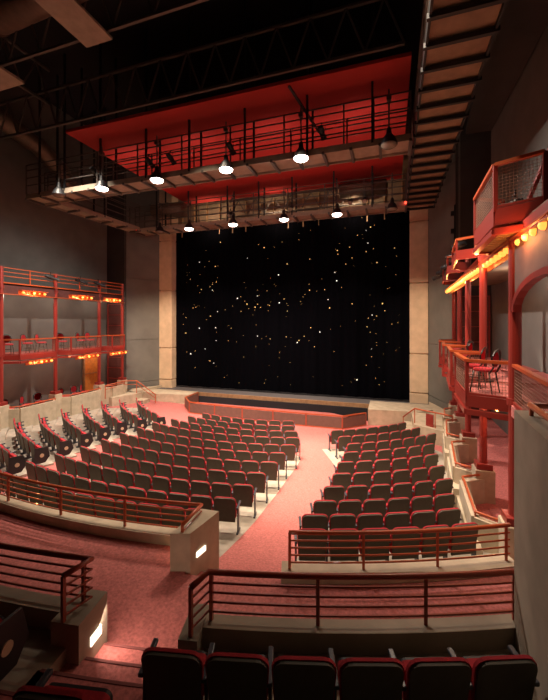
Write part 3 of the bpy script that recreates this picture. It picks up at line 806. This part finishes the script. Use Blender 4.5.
# ------------------------------------------------------------ ceiling: red canopy, catwalks, pendants, trusses, ducts
bm = nb(); box(bm, (-6.05, 15.6, 12.9), (13.3, 9.2, .12))
cano = obj('ceiling_canopy', bm, 'canopy'); tag(cano, 'large flat red canopy hanging above the catwalks', 'canopy')
def catwalk(name, label, p, q, wd, z, rails=(.5, .85, 1.2, 1.45), deckm='deck', cross=.9, post=1.9, hang=None, thick=.16, crossdrop=.10, cm='steel', sides=(-1, 1), deck_t=.06):
    p = Vector((*p, z)); q = Vector((*q, z)); c = (p+q)/2; d = (q-p); L = d.length; d.normalize(); s = Vector((-d.y, d.x, 0))
    t = thing(name, label, 'catwalk', c)
    bm = nb(); bar(bm, -d*L/2, d*L/2, wd, deck_t); obj('deck', bm, deckm, t)
    for k in (-1, 1):
        bm = nb(); bar(bm, -d*L/2+s*k*wd/2, d*L/2+s*k*wd/2, .05, thick+.06); obj('edge_beam', bm, cm if deckm == 'plank' else 'deck', t)
    n = max(2, int(L/cross))
    for i in range(n+1):
        o_ = -d*L/2+d*L*i/n+Vector((0, 0, -crossdrop)); bm = nb(); bar(bm, o_-s*wd*.55, o_+s*wd*.55, .09, .10); obj('cross_beam', bm, cm, t)
    for k in sides:
        for h in rails:
            bm = nb(); a = -d*L/2+s*k*wd/2+Vector((0, 0, h)); bar(bm, a, a+d*L, .035); obj('rail', bm, 'steel', t)
        m_ = max(2, int(L/post))
        for i in range(m_+1):
            a = -d*L/2+d*L*i/m_+s*k*wd/2; bm = nb(); bar(bm, a, a+Vector((0, 0, rails[-1])), .045); obj('post', bm, 'steel', t)
    for u in (hang or ()):
        for k in sides:
            a = -d*L/2+d*L*u+s*k*wd/2; bm = nb(); bar(bm, a, (a.x, a.y, 16.9-z), .07); obj('hanger', bm, 'black', t)
    return t
ZC = 10.85
catwalk('lighting_catwalk', 'long near catwalk hung with glowing pendant lamps', (-16.0, 12.25), (.62, 12.25), .9, ZC, hang=(.05, .14, .26, .40, .52, .66, .80, .93), sides=(-1, 1))
catwalk('lighting_catwalk', 'far catwalk running just in front of the stage opening', (-15.2, 18.6), (.75, 18.6), .9, ZC-.05, hang=(.1, .24, .4, .52, .64, .78, .9))
catwalk('lighting_catwalk', 'side catwalk joining near and far catwalks at left', (-15.55, 12.8), (-15.2, 18.1), .8, ZC, hang=(.5,))
catwalk('lighting_catwalk', 'planked catwalk overhead at right, seen from below with dark cross beams', (1.32, 4.2), (1.42, 18.9), 1.25, ZC, deckm='plank', cross=.73, crossdrop=.12, cm='black', rails=(.3, .6, .9, 1.2), thick=.2)

def pendant(x, y, z, lit, label):
    t = thing('pendant_lamp', label, 'lamp', (x, y, z), 0, 'dome pendants on the catwalks')
    bm = nb(); lathe(bm, [(.27, .0), (.25, .06), (.17, .24), (.09, .34), (.07, .52), (.03, .56)], n=18); obj('shade', bm, 'black', t, False)
    bm = nb(); bmesh.ops.create_uvsphere(bm, u_segments=16, v_segments=8, radius=.25); bmesh.ops.scale(bm, vec=(1, 1, .42), verts=bm.verts)
    obj('lens', bm, 'lens' if lit else 'lens_off', t, True)
    bm = nb(); tube(bm, [(0, 0, .54), (0, 0, 1.75)], .025, 8); obj('stem', bm, 'steel', t)
    bm = nb(); box(bm, (0, 0, 1.45), (.14, .14, .12)); obj('clamp', bm, 'steel', t)
    if lit:
        lamp('SPOT', (x, y, z-.15), 800, (1, .80, .66), (x, y, 0), .2, 100, .7)
near = [(-11.42, 1), (-8.7, 1), (-5.7, 1), (-2.88, 1), (-.03, 0), (-13.8, 0)]
wn = ['leftmost of its lit row', 'second from left', 'third from left', 'largest, right of centre', 'unlit, at the right end', 'unlit, at the left end']
def on_ray(px, Y):
    return 0
for (x, l), n_ in zip(near, wn):
    pendant(x, 11.62, 10.62, l, ('glowing' if l else 'dark')+' dome pendant on the near catwalk, '+n_)
far = [(-11.24, 1), (-8.4, 1), (-5.4, 1), (-2.57, 1), (.1, 0), (-13.26, 0)]
for (x, l), n_ in zip(far, wn):
    pendant(x, 18.0, 10.55, l, ('glowing' if l else 'dark')+' dome pendant on the far catwalk, '+n_.replace('largest, right of centre', 'rightmost lit one'))
for j, x in enumerate((-12.0, -9.2, -8.2, -5.6, -2.2)):
    spotlight((x, 11.78, 11.5), (x+.3, 14, 10.2), 'black theatre spotlight on the near catwalk, '+ORD[j]+' from left', .45, .11)
for j, x in enumerate((-8.6, -5.0, -1.9, -1.2)):
    spotlight((x, 18.1, 11.2), (x, 16, 9.6), 'black theatre spotlight on the far catwalk, '+ORD[j]+' from left', .45, .11)
for (x, y, z), l in zip(((.74, 18.0, 10.8), (-15.0, 18.1, 10.8)), ('right', 'left')):
    bm = nb(); box(bm, (0, 0, 0), (.14, .10, .10), bev=.02)
    o = obj('indicator_lamp', bm, 'redled'); o.location = (x, y, z); tag(o, 'tiny red indicator light at the '+l+' end of the far catwalk', 'indicator light')

# trusses above
def truss(label, p, q, z0, z1, n, m='steel'):
    p = Vector(p); q = Vector(q); c = (p+q)/2
    t = thing('roof_truss', label, 'truss', (c.x, c.y, z0))
    P0 = Vector((p.x-c.x, p.y-c.y, 0)); Q0 = Vector((q.x-c.x, q.y-c.y, 0)); H = Vector((0, 0, z1-z0))
    bm = nb(); bar(bm, P0, Q0, .09); obj('bottom_chord', bm, m, t)
    bm = nb(); bar(bm, P0+H, Q0+H, .09); obj('top_chord', bm, m, t)
    bm = nb()
    for i in range(n):
        a = P0.lerp(Q0, i/n); b = P0.lerp(Q0, (i+.5)/n)+H; c2 = P0.lerp(Q0, (i+1)/n)
        bar(bm, a, b, .05); bar(bm, b, c2, .05)
    obj('web', bm, m, t)
truss('dark roof truss nearest above the house', (-17.4, 6.4, 0), (4, 6.4, 0), 14.2, 16.2, 14)
truss('dark roof truss second above the house', (-17.4, 8.8, 0), (4, 8.8, 0), 14.2, 16.2, 14)
truss('dark roof truss along the near edge of the red canopy', (-17.4, 10.8, 0), (.4, 10.8, 0), 13.1, 14.6, 16)
truss('short truss with V braces above the far catwalk', (-9.5, 19.9, 0), (-1.5, 19.9, 0), 11.6, 12.6, 7)
truss('dark roof truss running lengthwise at left', (-13.6, 4, 0), (-13.6, 11, 0), 14.2, 15.6, 6)
bm = nb(); bar(bm, (-3.12, 10.95, 12.7), (-2.5, 12.9, 12.1), .07)
tag(obj('diagonal_brace', bm, 'black'), 'long dark diagonal strut crossing the red canopy', 'brace')
def duct(label, pts, r, ribs=True):
    t = thing('air_duct', label, 'duct', pts[0]); o_ = Vector(pts[0]); P = [Vector(v)-o_ for v in pts]
    bm = nb(); tube(bm, P, r, 20); obj('pipe', bm, 'duct', t, True)
    for i in range(1, len(P)-1):
        d = (P[i+1]-P[i-1]).normalized()
        bm = nb(); tube(bm, [P[i]-d*.04, P[i]+d*.04], r+.025, 20); obj('joint_ring', bm, 'duct', t)
duct('big round duct curving along the upper left wall', [(-17.05, 6.0, 15.0), (-17.05, 9.2, 14.8), (-17.05, 11.4, 14.4), (-17.05, 13.2, 14.0), (-17.05, 14.5, 13.3), (-17.05, 15.4, 12.2)], .42)
duct('round duct crossing the ceiling at top left corner', [(-15.5, 8.6, 15.6), (-13, 8.5, 15.6), (-10.5, 8.4, 15.6), (-8, 8.3, 15.6)], .5)
duct('short round duct above the far catwalk at left', [(-14.6, 19.2, 12.3), (-13.6, 19.3, 12.3), (-12.4, 19.3, 12.2)], .45)
duct('short round duct above the far catwalk at right', [(-2.6, 19.4, 12.2), (-1.4, 19.4, 12.2), (-.2, 19.4, 12.2)], .4)
bm = nb(); box(bm, (-8.85, 7.2, 14.0), (1.04, 3.4, .08)); tag(obj('ceiling_panel', bm, 'deck'), 'rectangular grey-brown acoustic panel near the top left', 'panel')
bm = nb(); box(bm, (-12.4, 8.0, 13.0), (1.7, .9, .08)); tag(obj('ceiling_panel', bm, 'deck'), 'small acoustic panel at the left frame edge', 'panel')
# dark soffit at upper right
bm = nb(); prism(bm, [(2.2, 2), (4.2, 2), (4.2, 17.5), (3.2, 17.5), (2.7, 11)], 13.4, 13.7); struct('ceiling_soffit_right', bm, 'wall_dark')
# lights in the corridors under the boxes
for x, y, z, e in ((-16.3, 11.4, 3.3, 26), (-16.3, 14.4, 3.3, 26), (-16.7, 17.2, 3.1, 18), (-16.2, 11.6, 6.3, 46), (-16.2, 14.3, 6.3, 46), (-16.7, 17.0, 6.2, 18),
                   (3.3, 8.5, 3.2, 22), (3.3, 12, 3.2, 22), (3.3, 16, 3.2, 12), (3.3, 8, 6.2, 28), (3.3, 12, 6.2, 20), (3.3, 5.5, 5.8, 16)):
    lamp('POINT', (x, y, z), e, (1, .78, .62), None, .12)

t = thing('lighting_pipe', 'dark vertical lighting pipe on the wall right of the stage', 'pipe', (2.83, 17.80, 7.0))
bm = nb(); bar(bm, (0, 0, 0), (0, 0, 3.4), .10); obj('pipe', bm, 'black', t)
for z in (.5, 1.3, 2.2, 3.0):
    bm = nb(); box(bm, (-.12, -.05, z), (.16, .16, .2), bev=.02); obj('connector_box', bm, 'black', t)
t = thing('wall_lamp', 'small amber lamp glowing under the nearest right balcony', 'lamp', (2.25, 8.9, 3.12))
bm = nb(); bmesh.ops.create_icosphere(bm, subdivisions=2, radius=.07); obj('bulb', bm, 'bulb_hot', t, True)
bm = nb(); lathe(bm, [(.05, .05), (.05, .28)], n=10); obj('socket', bm, 'paint', t)
lamp('POINT', (2.25, 8.9, 2.98), 14, (1, .5, .2), None, .05)
